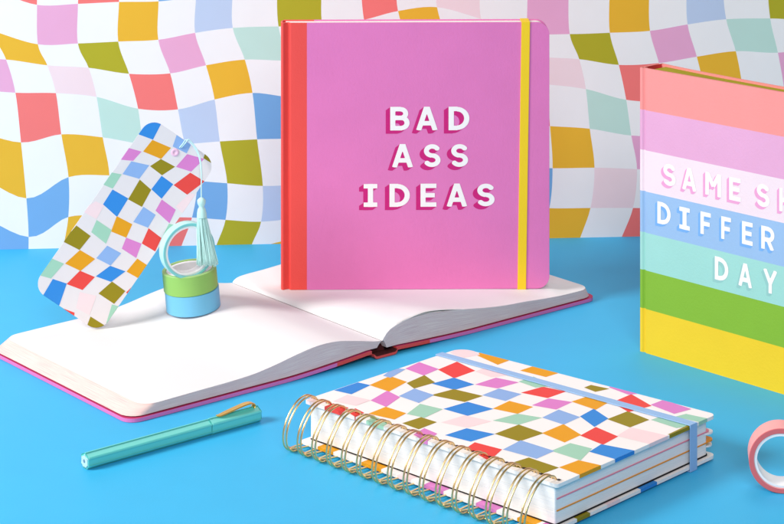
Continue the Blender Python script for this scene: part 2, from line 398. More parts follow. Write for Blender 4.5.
def cover_board(name, b0, b1, fore, parent, zf, redf):
    n = 70; sts = []; rc = .010
    bs = [b0+(b1-b0)*(.5-.5*math.cos(math.pi*k/n)) for k in range(n+1)]
    for b in bs:
        d = abs(b-fore); off = rc-math.sqrt(max(0, rc*rc-(rc-d)**2)) if d < rc else 0
        z = zf(b); sts.append([NB(b, off, z), NB(b, AW-off, z), NB(b, AW-off, z+.0026), NB(b, off, z+.0026)])
    return slab(name, sts, [m_pink, m_redc, m_crim], lambda i: [1 if redf((bs[i]+bs[i+1])/2) else 0]*2+[2, 1 if redf((bs[i]+bs[i+1])/2) else 0], parent, .0005)
cover_board('front_cover', 0, .2090, 0, onb, zl, lambda b: b > .178)
cover_board('back_cover', .2325, .4425, .4425, onb, zr, lambda b: b < .266)
sts = [[NB(b, -.0012, z), NB(b, AW+.0012, z), NB(b, AW+.0012, z+.0022), NB(b, -.0012, z+.0020)] for b, z in ((.2105, .0022), (.2122, .0005), (.2135, .0002), (.221, .0002), (.2300, .0002), (.2312, .0006), (.2325, .0020))]
m_headb = mat('dark_binding', (84, 26, 28), rough=.9)
slab('spine', sts, [m_redc, m_headb], lambda i: [0, 0, 1, 0], onb, .0003)
sts = [[NB(b, .007, .0026), NB(b, AW-.007, .0026), NB(b, AW-.007, z), NB(b, .007, z)] for b, z in ((.2145, .0040), (.2185, .0100), (.2205, .0100), (.2265, .0040))]
slab('binding_strip', sts, [m_headb], None, onb, 0)

# ------------------------------------------------------------------ pink notebook standing
pk = thing('standing_notebook', 'upright pink notebook with red spine strip and yellow elastic, standing on the open pages', 'notebook', PK_L+fl*.106+Vector((0, 0, PK_Z)))
PW = (PK_R-PK_L).length; PH = .2118; PT = .0165
def PKp(x, d, z): return PK_L+fl*x+fn*d+Vector((0, 0, PK_Z+z))
def px2x(u): return (u-281.4)/(549.6-281.4)*PW
rc = .0098
def zext(x, r=rc, inset=0, W=PW):
    d = W-x; off = r-math.sqrt(max(0, r*r-(r-d)**2)) if d < r else 0
    return inset+off, PH-inset-off
xs = [0, .0008, .0016, .0026, .0036, .0046, .0056, .0062, .0070, .0078, .0090, .0110, .015, px2x(307.3)-.00001, px2x(307.3)+.00001, .06, .11, .16, PW-rc]+[PW-rc*(1-math.sin(R(9*k))) for k in range(1, 11)]
def yf(x):            # front surface depth (hinge groove beside the rounded spine)
    return interp(x, [(0, .0016), (.0008, .0005), (.0016, .0001), (.0026, .0005), (.0040, .0018), (.0056, .0026), (.0064, .0020), (.0072, .0004), (.0080, 0), (.02, 0), (.3, 0)])
def board(name, xs, yfun, th, mats, segf, parent, Pf, ze=zext, bevel=.0005):
    sts = []
    for x in xs:
        z0, z1 = ze(x); y = yfun(x); sts.append([Pf(x, y, z0), Pf(x, y, z1), Pf(x, y+th, z1), Pf(x, y+th, z0)])
    return slab(name, sts, mats, segf, parent, bevel)
redlim = px2x(307.3)
board('front_cover', [x for x in xs], yf, .0024, [m_redc, m_pink, m_crim], lambda i: 0 if xs[i+1] <= redlim else 1, pk, PKp)
xb = [.0016, .02, .0260, .0261, .1, .16, PW-rc]+[PW-rc*(1-math.sin(R(9*k))) for k in range(1, 11)]
board('back_cover', xb, lambda x: PT-.0024, .0024, [m_redc, m_pink], lambda i: 0 if xb[i+1] < .0261 else 1, pk, PKp)
sts = []
for k in range(9):
    a = R(-80+160*k/8)
    x = .0019-.0022*math.cos(a); y = PT/2+(PT/2-.0014)*math.sin(a)
    sts.append([PKp(x, y, 0), PKp(x, y, PH), PKp(x+.0014, y, PH), PKp(x+.0014, y, 0)])
slab('spine', sts, [m_redc], None, pk, .0003)
def block_box(name, Pf, x0, x1, y0f, y1f, z0, z1, m_side, m_top, parent, r=.006):
    """page block of a standing book"""
    xs_ = [x0, x0+(x1-x0)*.25, x0+(x1-x0)*.5, x0+(x1-x0)*.75, x1-r]+[x1-r*(1-math.sin(R(15*k))) for k in range(1, 7)]
    V = []; Fc = []; M = []; UV = []
    for x in xs_:
        d = x1-x; off = r-math.sqrt(max(0, r*r-(r-d)**2)) if d < r else 0
        V += [Pf(x, y0f(x), z0+off), Pf(x, y0f(x), z1-off), Pf(x, y1f(x), z1-off), Pf(x, y1f(x), z0+off)]
    n = len(xs_)
    for i in range(n-1):
        for j in range(4):
            Fc.append((i*4+j, i*4+(j+1) % 4, (i+1)*4+(j+1) % 4, (i+1)*4+j)); M.append(1 if j in (1, 3) else 0)
            u0, u1 = xs_[i]*12, xs_[i+1]*12
            UV.append([(u0, 0), (u0, 1), (u1, 1), (u1, 0)])
    Fc += [(0, 1, 2, 3), ((n-1)*4, (n-1)*4+1, (n-1)*4+2, (n-1)*4+3)]; M += [1, 1]; UV += [[(0, 0), (4, 0), (4, 1), (0, 1)]]*2
    return fix_normals(new_obj(name, V, Fc, [m_side, m_top], M, parent, False, UV))
block_box('page_block', PKp, .0035, PW-.0035, lambda x: .0029, lambda x: PT-.0026, .0030, PH-.0008, m_page, m_edge_blk, pk)
# elastic: front run, over the top, down the back
xt, xbm, ew = px2x(525.9), px2x(521.9), .0034
path = [(xbm, -.0007, -.0005), (xt, -.0007, PH+.0005), (xt, PT+.0007, PH+.0005), (xbm, PT+.0007, -.0005)]
V = []; Fc = []
for (x, y, z) in path:
    sy = -1 if y < 0 else 1; sz = -1 if z < 0 else 1
    for (dx, g) in ((-ew, 0), (ew, 0), (ew, 1), (-ew, 1)):
        V.append(PKp(x+dx, y-sy*(.0006 if g else 0), z-sz*(.0005 if g else 0)))
for i in range(4):
    j = (i+1) % 4
    for k in range(4): Fc.append((i*4+k, i*4+(k+1) % 4, j*4+(k+1) % 4, j*4+k))
fix_normals(new_obj('elastic_band', V, Fc, m_yel, None, pk, bevel=.0002))
# title
def z_of(v): 
    p = on_plane(400, v, PK_L, fn); return p.z-PK_Z
def pkitems(rows):
    out = []
    for (yt, yb, ls) in rows:
        zb = z_of(yb); zt = z_of(yt)
        for ch, a, b in ls: out.append((ch, px2x(a), px2x(b)-px2x(a), zb, zt-zb))
    return out
q = lambda a: 350+a/4.031
w_ = lambda a: 90+a/4.031
ititle = pkitems([(w_(68), w_(163), [('B', q(163), q(238)), ('A', q(265), q(356)), ('D', q(398), q(483))]),
                  (w_(218), w_(312), [('A', q(168), q(257)), ('S', q(296), q(367)), ('S', q(406), q(478))]),
                  (w_(378), w_(471), [('I', q(56), q(111)), ('D', q(160), q(243)), ('E', q(285), q(349)), ('A', q(388), q(475)), ('S', q(511), q(585))])])
lettering('title_lettering', ititle, PKp(0, 0, 0), fl, Vector((0, 0, 1)), -fn, [m_letter, m_magenta], (-.17, -.14), pk)

# ------------------------------------------------------------------ striped notebook
S0 = P(639.2, 351, 0); sd = Vector((.690, -.7238, 0)).normalized(); sn = Vector((.7238, .690, 0)).normalized()
SH_ = .2105; SW = .212
st = thing('striped_notebook', 'upright notebook striped coral lilac blue mint green and yellow, at the right edge', 'notebook', S0+sd*.1)
def SP(x, d, z): return S0+sd*x+sn*d+Vector((0, 0, z))
def s_of(u, v): 
    p = on_plane(u, v, S0, sn); return (p-S0).dot(sd), p.z
bounds = [SH_]+[s_of(639, v)[1] for v in (109, 149, 190, 231, 268.6, 307)]+[0]
scol = [('coral', (242, 146, 142)), ('lilac', (226, 164, 202)), ('blush', (240, 218, 226)), ('sky', (152, 186, 224)), ('mint', (160, 214, 204)), ('green', (134, 182, 48)), ('yellow', (244, 204, 36))]
smats = [mat('stripe_'+n, c, rough=.6, bump=.3, bscale=620, var=.04) for n, c in scol]
m_sred = mat('stripe_inside_red', (214, 60, 66), rough=.6)
sthick = lambda x: .0165+.0095*math.exp(-x/.06)
def sy(x): return interp(x, [(0, .0012), (.0006, .0003), (.0015, 0), (.0030, .0001), (.0042, .0011), (.0050, .0013), (.0058, .0004), (.0068, 0), (.0072, 0), (.3, 0)])
sxs = [0, .0006, .0015, .0030, .0038, .0044, .0050, .0055, .0060, .0068, .02, .08, .14, .18, SW-rc]+[SW-rc*(1-math.sin(R(9*k))) for k in range(1, 11)]
def striped(name, xs, yfun, th, zext_=None, parent=st):
    V = []; Fc = []; M = []; n = len(xs); zb = bounds
    def zz(x, k):
        d = SW-x; off = rc-math.sqrt(max(0, rc*rc-(rc-d)**2)) if d < rc else 0
        return min(max(zb[k], off), SH_-off)
    nz = len(zb)
    for x in xs:
        for s in (0, 1):
            for k in range(nz): V.append(SP(x, yfun(x)+th*s, zz(x, k)))
    g = lambda i, s, k: i*2*nz+s*nz+k
    for i in range(n-1):
        for k in range(nz-1):
            for s in (0, 1): Fc.append((g(i, s, k), g(i+1, s, k), g(i+1, s, k+1), g(i, s, k+1))); M.append(k)
        Fc.append((g(i, 0, 0), g(i+1, 0, 0), g(i+1, 1, 0), g(i, 1, 0))); M.append(0)
        Fc.append((g(i, 0, nz-1), g(i+1, 0, nz-1), g(i+1, 1, nz-1), g(i, 1, nz-1))); M.append(nz-2)
    for i in (0, n-1):
        for k in range(nz-1): Fc.append((g(i, 0, k), g(i, 1, k), g(i, 1, k+1), g(i, 0, k+1))); M.append(k)
    o = fix_normals(new_obj(name, V, Fc, smats, M, parent)); return o
striped('front_cover', sxs, sy, .0024)
striped('back_cover', [.0012, .01, .02, .035, .05, .07, .09, .12, .16, SW-rc]+[SW-rc*(1-math.sin(R(9*k))) for k in range(1, 11)], lambda x: sthick(x)-.0024, .0024)
V = []; Fc = []; M = []; nz = len(bounds); T0 = sthick(0)
arc = [(.0022-.0024*math.cos(R(-78+156*k/8)), T0/2+(T0/2-.0012)*math.sin(R(-78+156*k/8))) for k in range(9)]
for (x, y) in arc:
    for s in (0, 1):
        for k in range(nz): V.append(SP(x+s*.0016, y, bounds[k]))
g = lambda i, s, k: i*2*nz+s*nz+k
for i in range(8):
    for k in range(nz-1):
        Fc.append((g(i, 0, k), g(i+1, 0, k), g(i+1, 0, k+1), g(i, 0, k+1))); M.append(k)
        Fc.append((g(i, 1, k), g(i+1, 1, k), g(i+1, 1, k+1), g(i, 1, k+1))); M.append(nz-1)
    for k in (0, nz-1): Fc.append((g(i, 0, k), g(i+1, 0, k), g(i+1, 1, k), g(i, 1, k))); M.append(min(k, nz-2))
for i in (0, 8):
    for k in range(nz-1): Fc.append((g(i, 0, k), g(i, 1, k), g(i, 1, k+1), g(i, 0, k+1))); M.append(k)
fix_normals(new_obj('spine', V, Fc, smats+[m_sred], M, st))
block_box('page_block', SP, .0075, SW-.0035, lambda x: .0026, lambda x: sthick(x)-.0030, .0030, SH_-.0014, MATS['olive_page_edges'], MATS['olive_page_edges'], st)
mS = [mat('block_'+n, c, rough=.6) for n, c in (('pink', (236, 160, 204)), ('blue', (118, 172, 230)), ('mint', (150, 200, 194)))]
qx = lambda a: 630+a/3.273
qy = lambda a: 150+a/3.273
rows = [(0, 'S', (45, 118), 128, [('S', 108, 151), ('A', 170, 219), ('M', 247, 299), ('E', 325, 363), ('S', 414, 458), ('H', 489, 534)], 'IT'),
        (1, 'D', (172, 244), 110, [('D', 90, 134), ('I', 162, 196), ('F', 231, 265), ('F', 299, 331), ('E', 367, 402), ('R', 430, 474)], 'ENT'),
        (2, 'D', (352, 428), 300, [('D', 278, 323), ('A', 354, 401), ('Y', 436, 483)], '')]
for ri, ch0, (y0, y1), xm, ls, rest in rows:
    zt = s_of(qx(xm), qy(y0))[1]; zb = s_of(qx(xm), qy(y1))[1]; items = []
    for ch, a, b in ls:
        vm = 150+40*(ri+1)+(a-100)*.07
        sa = s_of(qx(a), qy((y0+y1)/2+(a-xm)*.24))[0]; sb = s_of(qx(b), qy((y0+y1)/2+(b-xm)*.24))[0]
        items.append((ch, sa, sb-sa, zb, zt-zb))
    x = items[-1][1]+.0215 if ri < 2 else 0
    for ch in rest:
        wd = GL[ch][0]*(zt-zb)*.80; items.append((ch, x, wd, zb, zt-zb)); x += wd+.0068
    lettering('title_lettering', items, SP(0, 0, 0), sd, Vector((0, 0, 1)), -sn, [m_letter, mS[ri]], (-.13, -.13), st)

# ------------------------------------------------------------------ spiral planner
zT = .0290; zBm = .0032
def PT_(u, v): return P(u, v, zT)
pd = None
Fp = PT_(556.5, 484.5); Kp = PT_(460.2, 348.5); Rp = PT_(718, 413.8); Lp = PT_(304, 399.5)
ang = ((Fp-Lp).normalized()+(Rp-Kp).normalized())-0*Fp
pdir = ang.normalized(); qd_ = Vector((-pdir.y, pdir.x, 0))
qs = ((Rp-Fp).normalized()+(Kp-Lp).normalized()).normalized()
a1 = math.atan2(pdir.y, pdir.x); a2 = math.atan2(qs.y, qs.x)-math.pi/2; am = (a1+a2)/2
pdir = Vector((math.cos(am), math.sin(am), 0)); qd_ = Vector((-pdir.y, pdir.x, 0))
cen = (Fp+Kp+Rp+Lp)/4; cen.z = 0
PLn = ((Fp-Lp).dot(pdir)+(Rp-Kp).dot(pdir))/2; PWd = ((Rp-Fp).dot(qd_)+(Kp-Lp).dot(qd_))/2
O = cen-pdir*PLn/2-qd_*PWd/2
print('planner', PLn, PWd, math.degrees(am), [round((x-O).dot(pdir), 4) for x in (Lp, Fp, Rp, Kp)], [round((x-O).dot(qd_), 4) for x in (Lp, Fp, Rp, Kp)])
def PL0(p, q): return O+pdir*p+qd_*q
CQ = [(m_*.8+g_*.2).xy for m_, g_ in ((Lp, PL0(0, 0)), (Fp, PL0(PLn, 0)), (Rp, PL0(PLn, PWd)), (Kp, PL0(0, PWd)))]   # covers never lie perfectly square
def PL(p, q, z):
    a, b = p/PLn, q/PWd; v = (CQ[0]*(1-a)+CQ[1]*a)*(1-b)+(CQ[3]*(1-a)+CQ[2]*a)*b
    return Vector((v.x, v.y, z))
pl = thing('spiral_planner', 'white spiral planner with multicoloured check cover, gold wire and light blue elastic', 'planner', cen)
RG = {'5': (300, 340, 5.227), '6': (440, 340, 5.227), '7': (580, 370, 5.227), '8': (440, 410, 3.92)}
CE = [('6', 'red', (0, 155), (88, 118), (173, 160), (75, 195)), ('6', 'blued', (-30, 228), (72, 200), (168, 232), (75, 257)), ('6', 'olived', (-32, 288), (75, 260), (210, 292), (125, 320)),
      ('6', 'orchid', (195, 232), (293, 200), (400, 222), (300, 250)), ('6', 'perid', (232, 288), (310, 257), (415, 283), (340, 315)), ('6', 'blued', (32, 360), (145, 327), (265, 360), (145, 392)),
      ('6', 'amber', (288, 358), (365, 322), (475, 350), (403, 382)), ('6', 'red', (437, 275), (540, 247), (645, 270), (560, 300)), ('6', 'orchid', (493, 340), (570, 308), (680, 325), (605, 360)),
      ('6', 'mintd', (290, 420), (405, 388), (520, 407), (410, 440)), ('6', 'pale', (20, 430), (130, 397), (255, 425), (140, 455)), ('6', 'blued', (40, 497), (140, 465), (272, 492), (160, 527)),
      ('6', 'olived', (300, 490), (412, 447), (528, 487), (415, 525)), ('6', 'perid', (545, 405), (622, 368), (722, 403), (645, 438)), ('6', 'amber', (545, 487), (645, 445), (727, 495), (650, 530)),
      ('6', 'pale', (195, 165), (270, 135), (370, 180), (270, 192)), ('6', 'mintd', (420, 218), (490, 195), (590, 238), (500, 246)), ('6', 'amber', (203, 82), (225, 55), (360, 102), (298, 125)),
      ('6', 'amber', (430, 160), (500, 137), (622, 168), (550, 190)), ('6', 'pale', (60, 66), (120, 30), (200, 76), (110, 92)), ('7', 'amber', (-32, 165), (60, 135), (155, 160), (80, 203)),
      ('7', 'blued', (8, 243), (72, 208), (140, 253), (75, 292)), ('7', 'red', (12, 343), (85, 303), (188, 347), (118, 385)), ('7', 'olived', (155, 257), (250, 220), (350, 260), (260, 295)),
      ('7', 'pale', (210, 345), (275, 305), (500, 356), (420, 396)), ('7', 'red', (178, 170), (268, 132), (362, 186), (255, 215)), ('7', 'olived', (28, 92), (60, 80), (145, 98), (80, 112)),
      ('7', 'orchid', (160, 92), (200, 60), (290, 122), (250, 126)), ('7', 'orchid', (380, 183), (440, 160), (570, 203), (490, 225)), ('7', 'mintd', (383, 262), (440, 243), (575, 290), (500, 300)),
      ('7', 'mintd', (510, 245), (560, 232), (700, 262), (655, 278)), ('7', 'blued', (65, 428), (120, 393), (330, 433), (255, 482)), ('7', 'olived', (470, 335), (560, 293), (640, 290), (560, 360)),
      ('8', 'mintd', (445, 160), (512, 133), (588, 152), (548, 193)), ('8', 'amber', (477, 225), (545, 200), (650, 224), (570, 258)), ('8', 'perid', (258, 155), (320, 123), (437, 160), (375, 187)),
      ('8', 'red', (110, 150), (140, 130), (235, 155), (190, 195)), ('8', 'olived', (270, 215), (350, 190), (455, 225), (400, 245)),
      ('5', 'orchid', (560, 150), (625, 120), (715, 152), (645, 182)), ('5', 'amber', (375, 235), (470, 193), (548, 220), (465, 265)), ('5', 'olived', (565, 225), (648, 188), (697, 222), (600, 250)),
      ('5', 'blued', (190, 262), (300, 225), (358, 238), (270, 280)), ('5', 'orchid', (378, 315), (455, 270), (515, 300), (450, 345)), ('5', 'perid', (527, 293), (600, 258), (690, 288), (620, 325)),
      ('5', 'amber', (370, 385), (450, 353), (545, 383), (490, 412)), ('5', 'mintd', (568, 385), (630, 338), (735, 363), (650, 403)), ('5', 'olived', (545, 435), (632, 407), (705, 430), (620, 463)),
      ('5', 'pale', (185, 320), (250, 290), (360, 315), (290, 340)), ('5', 'perid', (440, 185), (490, 150), (545, 155), (475, 195)), ('5', 'red', (110, 358), (175, 335), (245, 355), (190, 400)),
      ('5', 'red', (250, 375), (290, 360), (330, 380), (290, 400)), ('5', 'mintd', (335, 430), (395, 405), (460, 430), (410, 465)), ('5', 'orchid', (600, 495), (650, 465), (710, 490), (660, 530)),
      ('5', 'pale', (30, 325), (60, 300), (120, 318), (60, 350))]
ckeys = ['white', 'red', 'amber', 'olived', 'orchid', 'pale', 'mintd', 'perid', 'blued', 'dark']
def cell_polys(cells, regs, to2d, grow=1.13):
    out = []
    for rg, col, *pts in cells:
        x0, y0, s = regs[rg]; pp = [to2d(x0+a/s, y0+b/s) for a, b in pts]
        cx_, cy_ = sum(p[0] for p in pp)/len(pp), sum(p[1] for p in pp)/len(pp); pp = [(cx_+(p[0]-cx_)*grow, cy_+(p[1]-cy_)*grow) for p in pp]
        if area2(pp) < 0: pp = pp[::-1]
        # very slightly bowed sides, as the printed checks have
        out.append((col, pp))
    return out
def plan2(u, v):
    t = PT_(u, v); d = t-O; a, b = d.dot(pdir), d.dot(qd_)
    for _ in range(12): e = t-PL(a, b, t.z); a += e.dot(pdir); b += e.dot(qd_)
    return (a, b)
cells = cell_polys(CE, RG, plan2)
def cover_mesh(name, hull, z0, z1, cells_, parent, top_print=True, mats_=None, keys_=ckeys, Pf=None, lift=.00004, holes=()):
    Pf = Pf or PL; n = len(hull); V = [Pf(x, y, z0) for x, y in hull]+[Pf(x, y, z1) for x, y in hull]
    Fc = [tuple(range(n))[::-1], tuple(range(n, 2*n))]; M = [0, 0]
    for i in range(n):
        j = (i+1) % n; Fc.append((i, j, n+j, n+i)); M.append(0)
    e = lift
    for ci, (col, pp) in enumerate(cells_):
        c = clip_poly(pp, hull); e = lift+ci*2e-6
        if len(c) < 3: continue
        o = len(V); V += [Pf(x, y, z1+e) for x, y in c]; Fc.append(tuple(range(o, o+len(c)))); M.append(keys_.index(col))
        for k in range(len(c)):             # the print wraps round the board's rim
            a, b = c[k], c[(k+1) % len(c)]
            if math.hypot(a[0]-b[0], a[1]-b[1]) < 1e-5: continue
            mx, my = (a[0]+b[0])/2, (a[1]+b[1])/2
            for i in range(n):
                p, q = hull[i], hull[(i+1) % n]; L = math.hypot(q[0]-p[0], q[1]-p[1])
                if L < 1e-7: continue
                nx, ny = (q[1]-p[1])/L, -(q[0]-p[0])/L
                if all(abs((w[0]-p[0])*nx+(w[1]-p[1])*ny) < 1e-6 for w in (a, b)):
                    o = len(V)
                    V += [Pf(a[0]+nx*e, a[1]+ny*e, z1+e), Pf(b[0]+nx*e, b[1]+ny*e, z1+e), Pf(b[0]+nx*e, b[1]+ny*e, z0), Pf(a[0]+nx*e, a[1]+ny*e, z0)]
                    Fc.append((o, o+1, o+2, o+3)[::-1]); M.append(keys_.index(col)); break
    for hx, hy, hw, hh in holes:
        o = len(V); V += [Pf(hx+dx*hw, hy+dy*hh, z1+.00022) for dx, dy in ((-1, -1), (1, -1), (1, 1), (-1, 1))]; Fc.append((o, o+1, o+2, o+3)); M.append(keys_.index('dark'))
    return new_obj(name, V, Fc, mats_ or prints(keys_), M, parent)
NC = 16; pitch = (552.5-306)/(NC-1)
p_first, p_last = .0045, PLn-.0065
cp = [p_first+(p_last-p_first)*k/(NC-1) for k in range(NC)]
holes = [(p+dx, .0062, .0010, .0011) for p in cp for dx in (-.0028, .0028)]
hull = round_rect(0, 0, PLn, PWd, (.002, .0025, .004, .010))
hull = round_rect(0, 0, PLn, PWd, (.002, .002, .0045, .010))
print('HULL', [(round(392+2100*PL(x,y,zT).x/PL(x,y,zT).y,1), round(-325+2100*(HC-zT)/PL(x,y,zT).y,1)) for x,y in ((0,0),(PLn,0),(PLn,PWd),(0,PWd))])
cover_mesh('front_cover', hull, zT-.0022, zT, cells, pl, holes=holes)
bc = [('olived', [(PLn+.01, .030), (PLn+.01, .018), (PLn-.012, .018), (PLn-.012, .030)][::-1]), ('pale', [(PLn-.012, .046), (PLn+.01, .046), (PLn+.01, .058), (PLn-.012, .058)]),
      ('blued', [(PLn-.012, .078), (PLn+.01, .078), (PLn+.01, .094), (PLn-.012, .094)]), ('orchid', [(PLn-.010, -.003), (PLn+.01, -.003), (PLn+.01, .004), (PLn-.010, .004)])]
for k, (p0, p1, col) in enumerate(((.010, .024, 'blued'), (.016, .030, 'amber'), (.055, .072, 'amber'), (.086, .097, 'pale'), (.108, .124, 'orchid'), (.150, .166, 'orchid'), (.182, .196, 'amber'))):
    if k: bc.append((col, [(p0, -.01), (p1, -.01), (p1, .008), (p0, .008)]))
for c_, pp in bc:
    if area2(pp) < 0: pp.reverse()
hull2 = round_rect(0, -.0040, PLn, PWd, (.002, .002, .0045, .010))
cover_mesh('back_cover', hull2, .0016, .0036, bc, pl)
# page sections and dividers
m_div1 = mat('divider_pink', (240, 140, 160), rough=.6); m_div2 = mat('divider_orange', (240, 150, 40), rough=.6)
z0, z1 = .0046, zT-.0026; zz = [z0, z0+(z1-z0)*.34, z0+(z1-z0)*.66, z1]
def block(name, hull, za, zb, mats_, parent, su=10):
    n = len(hull); V = [PL(x, y, za) for x, y in hull]+[PL(x, y, zb) for x, y in hull]
    Fc = [tuple(range(n))[::-1], tuple(range(n, 2*n))]; M = [0, 0]; UV = [[(0, 0)]*n, [(0, 0)]*n]; s = 0
    for i in range(n):
        j = (i+1) % n; L = math.hypot(hull[i][0]-hull[j][0], hull[i][1]-hull[j][1]); Fc.append((i, j, n+j, n+i)); M.append(1)
        UV.append([(s*su, za*60), ((s+L)*su, za*60), ((s+L)*su, zb*60), (s*su, zb*60)]); s += L
    return new_obj(name, V, Fc, mats_, M, parent, False, UV)
for k in range(3):
    hb = round_rect(.0035, .0018, PLn-.0028, PWd-.0050, (.001, .001, .003, .003))
    block('page_section', hb, zz[k]+.00004, zz[k+1]-.00004, [m_page, m_edge_blk], pl)
for k, m_ in ((2, m_div1), (1, m_div2)):
    hb = [(.0036, .006), (PLn-.04, .006), (PLn-.037, .0029)]+round_rect(.0036, .0027, PLn-.0024, PWd-.0022, (.001, .001, .0035, .003))[9:]
    d = block('divider', hb, zz[k]-.00035, zz[k]+.00035, [m_, m_], pl); d['label'] = 'pink divider sheet' if k == 2 else 'orange divider sheet'
m_seam_shade = mat('seam_shade_black', (20, 18, 24), rough=.7)  # added near-black sheet, painted shadow line between page block and back cover
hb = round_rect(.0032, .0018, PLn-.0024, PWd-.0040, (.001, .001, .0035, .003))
block('seam_shade_sheet', hb, .0038, .0044, [m_seam_shade, m_seam_shade], pl)
m_tab = mat('tab_white', (246, 238, 240), rough=.5)
for k, zc in enumerate((zz[2]-.0012, zz[1]+.0002, zz[1]-.0035)):
    c = (PLn-.0060-.0012*k, PWd-.0042+.0012*k); V = []; n = 14
    hb = [(c[0]+.0052*math.cos(2*math.pi*i/n), c[1]+.0052*math.sin(2*math.pi*i/n)) for i in range(n)]
    d = block('index_tab', hb, zc-.0004, zc+.0006, [m_tab if k != 1 else m_div2]*2, pl)
# elastic: along the cover parallel to the spine, near the fore edge
m_el = mat('elastic_blue', (150, 190, 234), rough=.55, bump=.2)
e0 = plan2(443, 355.5); e1 = plan2(691, 424.5); qe0, qe1 = e0[1], e1[1]
print('elastic q', e0, e1, PWd)
V = []; Fc = []; we = .0036
zt_, zb_ = zT+.0004, .0012
ring = [(-.0005, qe0, zt_), (PLn+.0005, qe1, zt_), (PLn+.0005, qe1, zb_-.0004), (-.0005, qe0, zb_-.0004)]
for (p, q_, z) in ring:
    sp = -1 if p < .01 else 1; sz = 1 if z > .01 else -1
    for dq, g_ in ((-we, 0), (we, 0), (we, 1), (-we, 1)): V.append(PL(p+sp*(.0006*g_), q_+dq, z+sz*.0006*g_))
for i in range(4):
    j = (i+1) % 4
    for k in range(4): Fc.append((i*4+k, i*4+(k+1) % 4, j*4+(k+1) % 4, j*4+k))
fix_normals(new_obj('elastic_band', V, Fc, m_el, None, pl, bevel=.0002))
# twin-loop wires
m_gold = mat('gold_wire', (244, 214, 158), rough=.3, metal=1, var=.05)
rw = .00064
def smooth_path0(pts, n=8):
    o = []
    for i in range(len(pts)-1):
        p = [pts[max(0, i-1)], pts[i], pts[i+1], pts[min(len(pts)-1, i+2)]]
        for k in range(n): o.append(Vector([cr(*[q_[a] for q_ in p], k/n) for a in range(3)]))
    return o+[pts[-1]]
def loop_pts():
    pts = []                      # (q, z) from bottom end up and round to the hole in the cover
    qc, zc, aq, az = .0000, .0162, .0212, .0154
    kp = [(-.0130, .0010), (-.0145, .0011), (-.0175, .0016), (-.0216, .0055), (-.0226, .0120), (-.0204, .0195), (-.0158, .0262), (-.0100, .0310), (-.0030, .0332), (.0030, .0318), (.0058, .0288)]
    kv = smooth_path0([Vector((a, b, 0)) for a, b in kp], 3)
    pts = [(v.x, v.y) for v in kv]
    return pts
lp = loop_pts()
lp[0] = (lp[0][0], max(lp[0][1], rw+.0002))
for i, p in enumerate(cp):
    path = []
    half = .0015
    path.append(PL(p-.0066, lp[0][0], .0010)); path.append(PL(p-half-.0012, lp[0][0], .0010))
    for (q_, z) in lp: path.append(PL(p-half, q_, max(z, rw+.0003)))
    path.append(PL(p-half*.8, .0060, zT-.0005)); path.append(PL(p+half*.8, .0060, zT-.0005))
    for (q_, z) in lp[::-1]: path.append(PL(p+half, q_, max(z, rw+.0003)))
    path.append(PL(p+half+.0012, lp[0][0], .0010)); path.append(PL(p+.0066, lp[0][0], .0010))
    tip = [PL(p-.0030, .003, .0013), PL(p-.0026, -.008, .0020), PL(p-.0010, -.0165, .0027), PL(p+.0004, -.0178, .0028), PL(p+.0010, -.0160, .0027), PL(p+.0026, -.008, .0020), PL(p+.0030, .003, .0013)]
    V, Fc = join([tube(path, rw, 7), tube(smooth_path0(tip, 4), rw, 7)])
    new_obj('wire_loop', V, Fc, m_gold, None, pl, True)

# ------------------------------------------------------------------ rolls of tape
m_core = mat('tape_core', (250, 248, 250), rough=.6)
def tape(name, label, c, axis, ctr, ro, wd, m_out, m_side, core=.0030, group=None, thick=.0030):
    """ctr: centre of the roll, axis: unit vector along its width"""
    axis = axis.normalized(); t = thing(name, label, 'tape', ctr-Vector((0, 0, ro if abs(axis.z) < .5 else wd/2)), group)
    ref = Vector((0, 0, 1)) if abs(axis.z) < .9 else Vector((1, 0, 0)); x = (ref-axis*ref.dot(axis)).normalized(); y = axis.cross(x); n = 72
    def annulus(nm, r0, r1, hw, ms):
        prof = [(r1, -hw+.0003), (r1-.0003, -hw), (r0+.0002, -hw), (r0, -hw+.0002), (r0, hw-.0002), (r0+.0002, hw), (r1-.0003, hw), (r1, hw-.0003)]; k = len(prof); V = []; Fc = []; M = []
        for i in range(n):
            a = 2*math.pi*i/n; d = x*math.cos(a)+y*math.sin(a)
            for r, hh in prof: V.append(ctr+d*r+axis*hh)
        for i in range(n):
            for j in range(k):
                Fc.append((i*k+j, i*k+(j+1) % k, ((i+1) % n)*k+(j+1) % k, ((i+1) % n)*k+j)); M.append(0 if j == k-1 else 1 if j in (0, 1, 5, 6) else 0)
        o = fix_normals(new_obj(nm, V, Fc, ms, M, t, True)); s = o.modifiers.new('split', 'EDGE_SPLIT'); s.split_angle = R(35)
    annulus('tape_winding', ro-thick, ro, wd/2, [m_out, m_side]); annulus('core', ro-thick-core, ro-thick-.00005, wd/2-.0004, [m_core, m_core])
    return t
G_ = 'rolls of decorative tape'
bx, by = -.1516, 1.6040; tilt = R(6.3)
tax = (Vector((0, 0, 1))*math.cos(tilt)-bB*math.sin(tilt)).normalized()
br = (bx-C0.x)*bB.x+(by-C0.y)*bB.y
zc = page_z(br, .137)+.0008
wb = .0152
m_tb = mat('tape_blue', (112, 190, 228), rough=.5); m_tbs = mat('tape_blue_side', (98, 178, 214), rough=.6)
m_tg = mat('tape_green', (142, 194, 98), rough=.5); m_tgs = mat('tape_green_side', (168, 206, 132), rough=.6)
m_tt = mat('tape_aqua', (184, 230, 230), rough=.5); m_tts = mat('tape_aqua_side', (134, 214, 216), rough=.6)
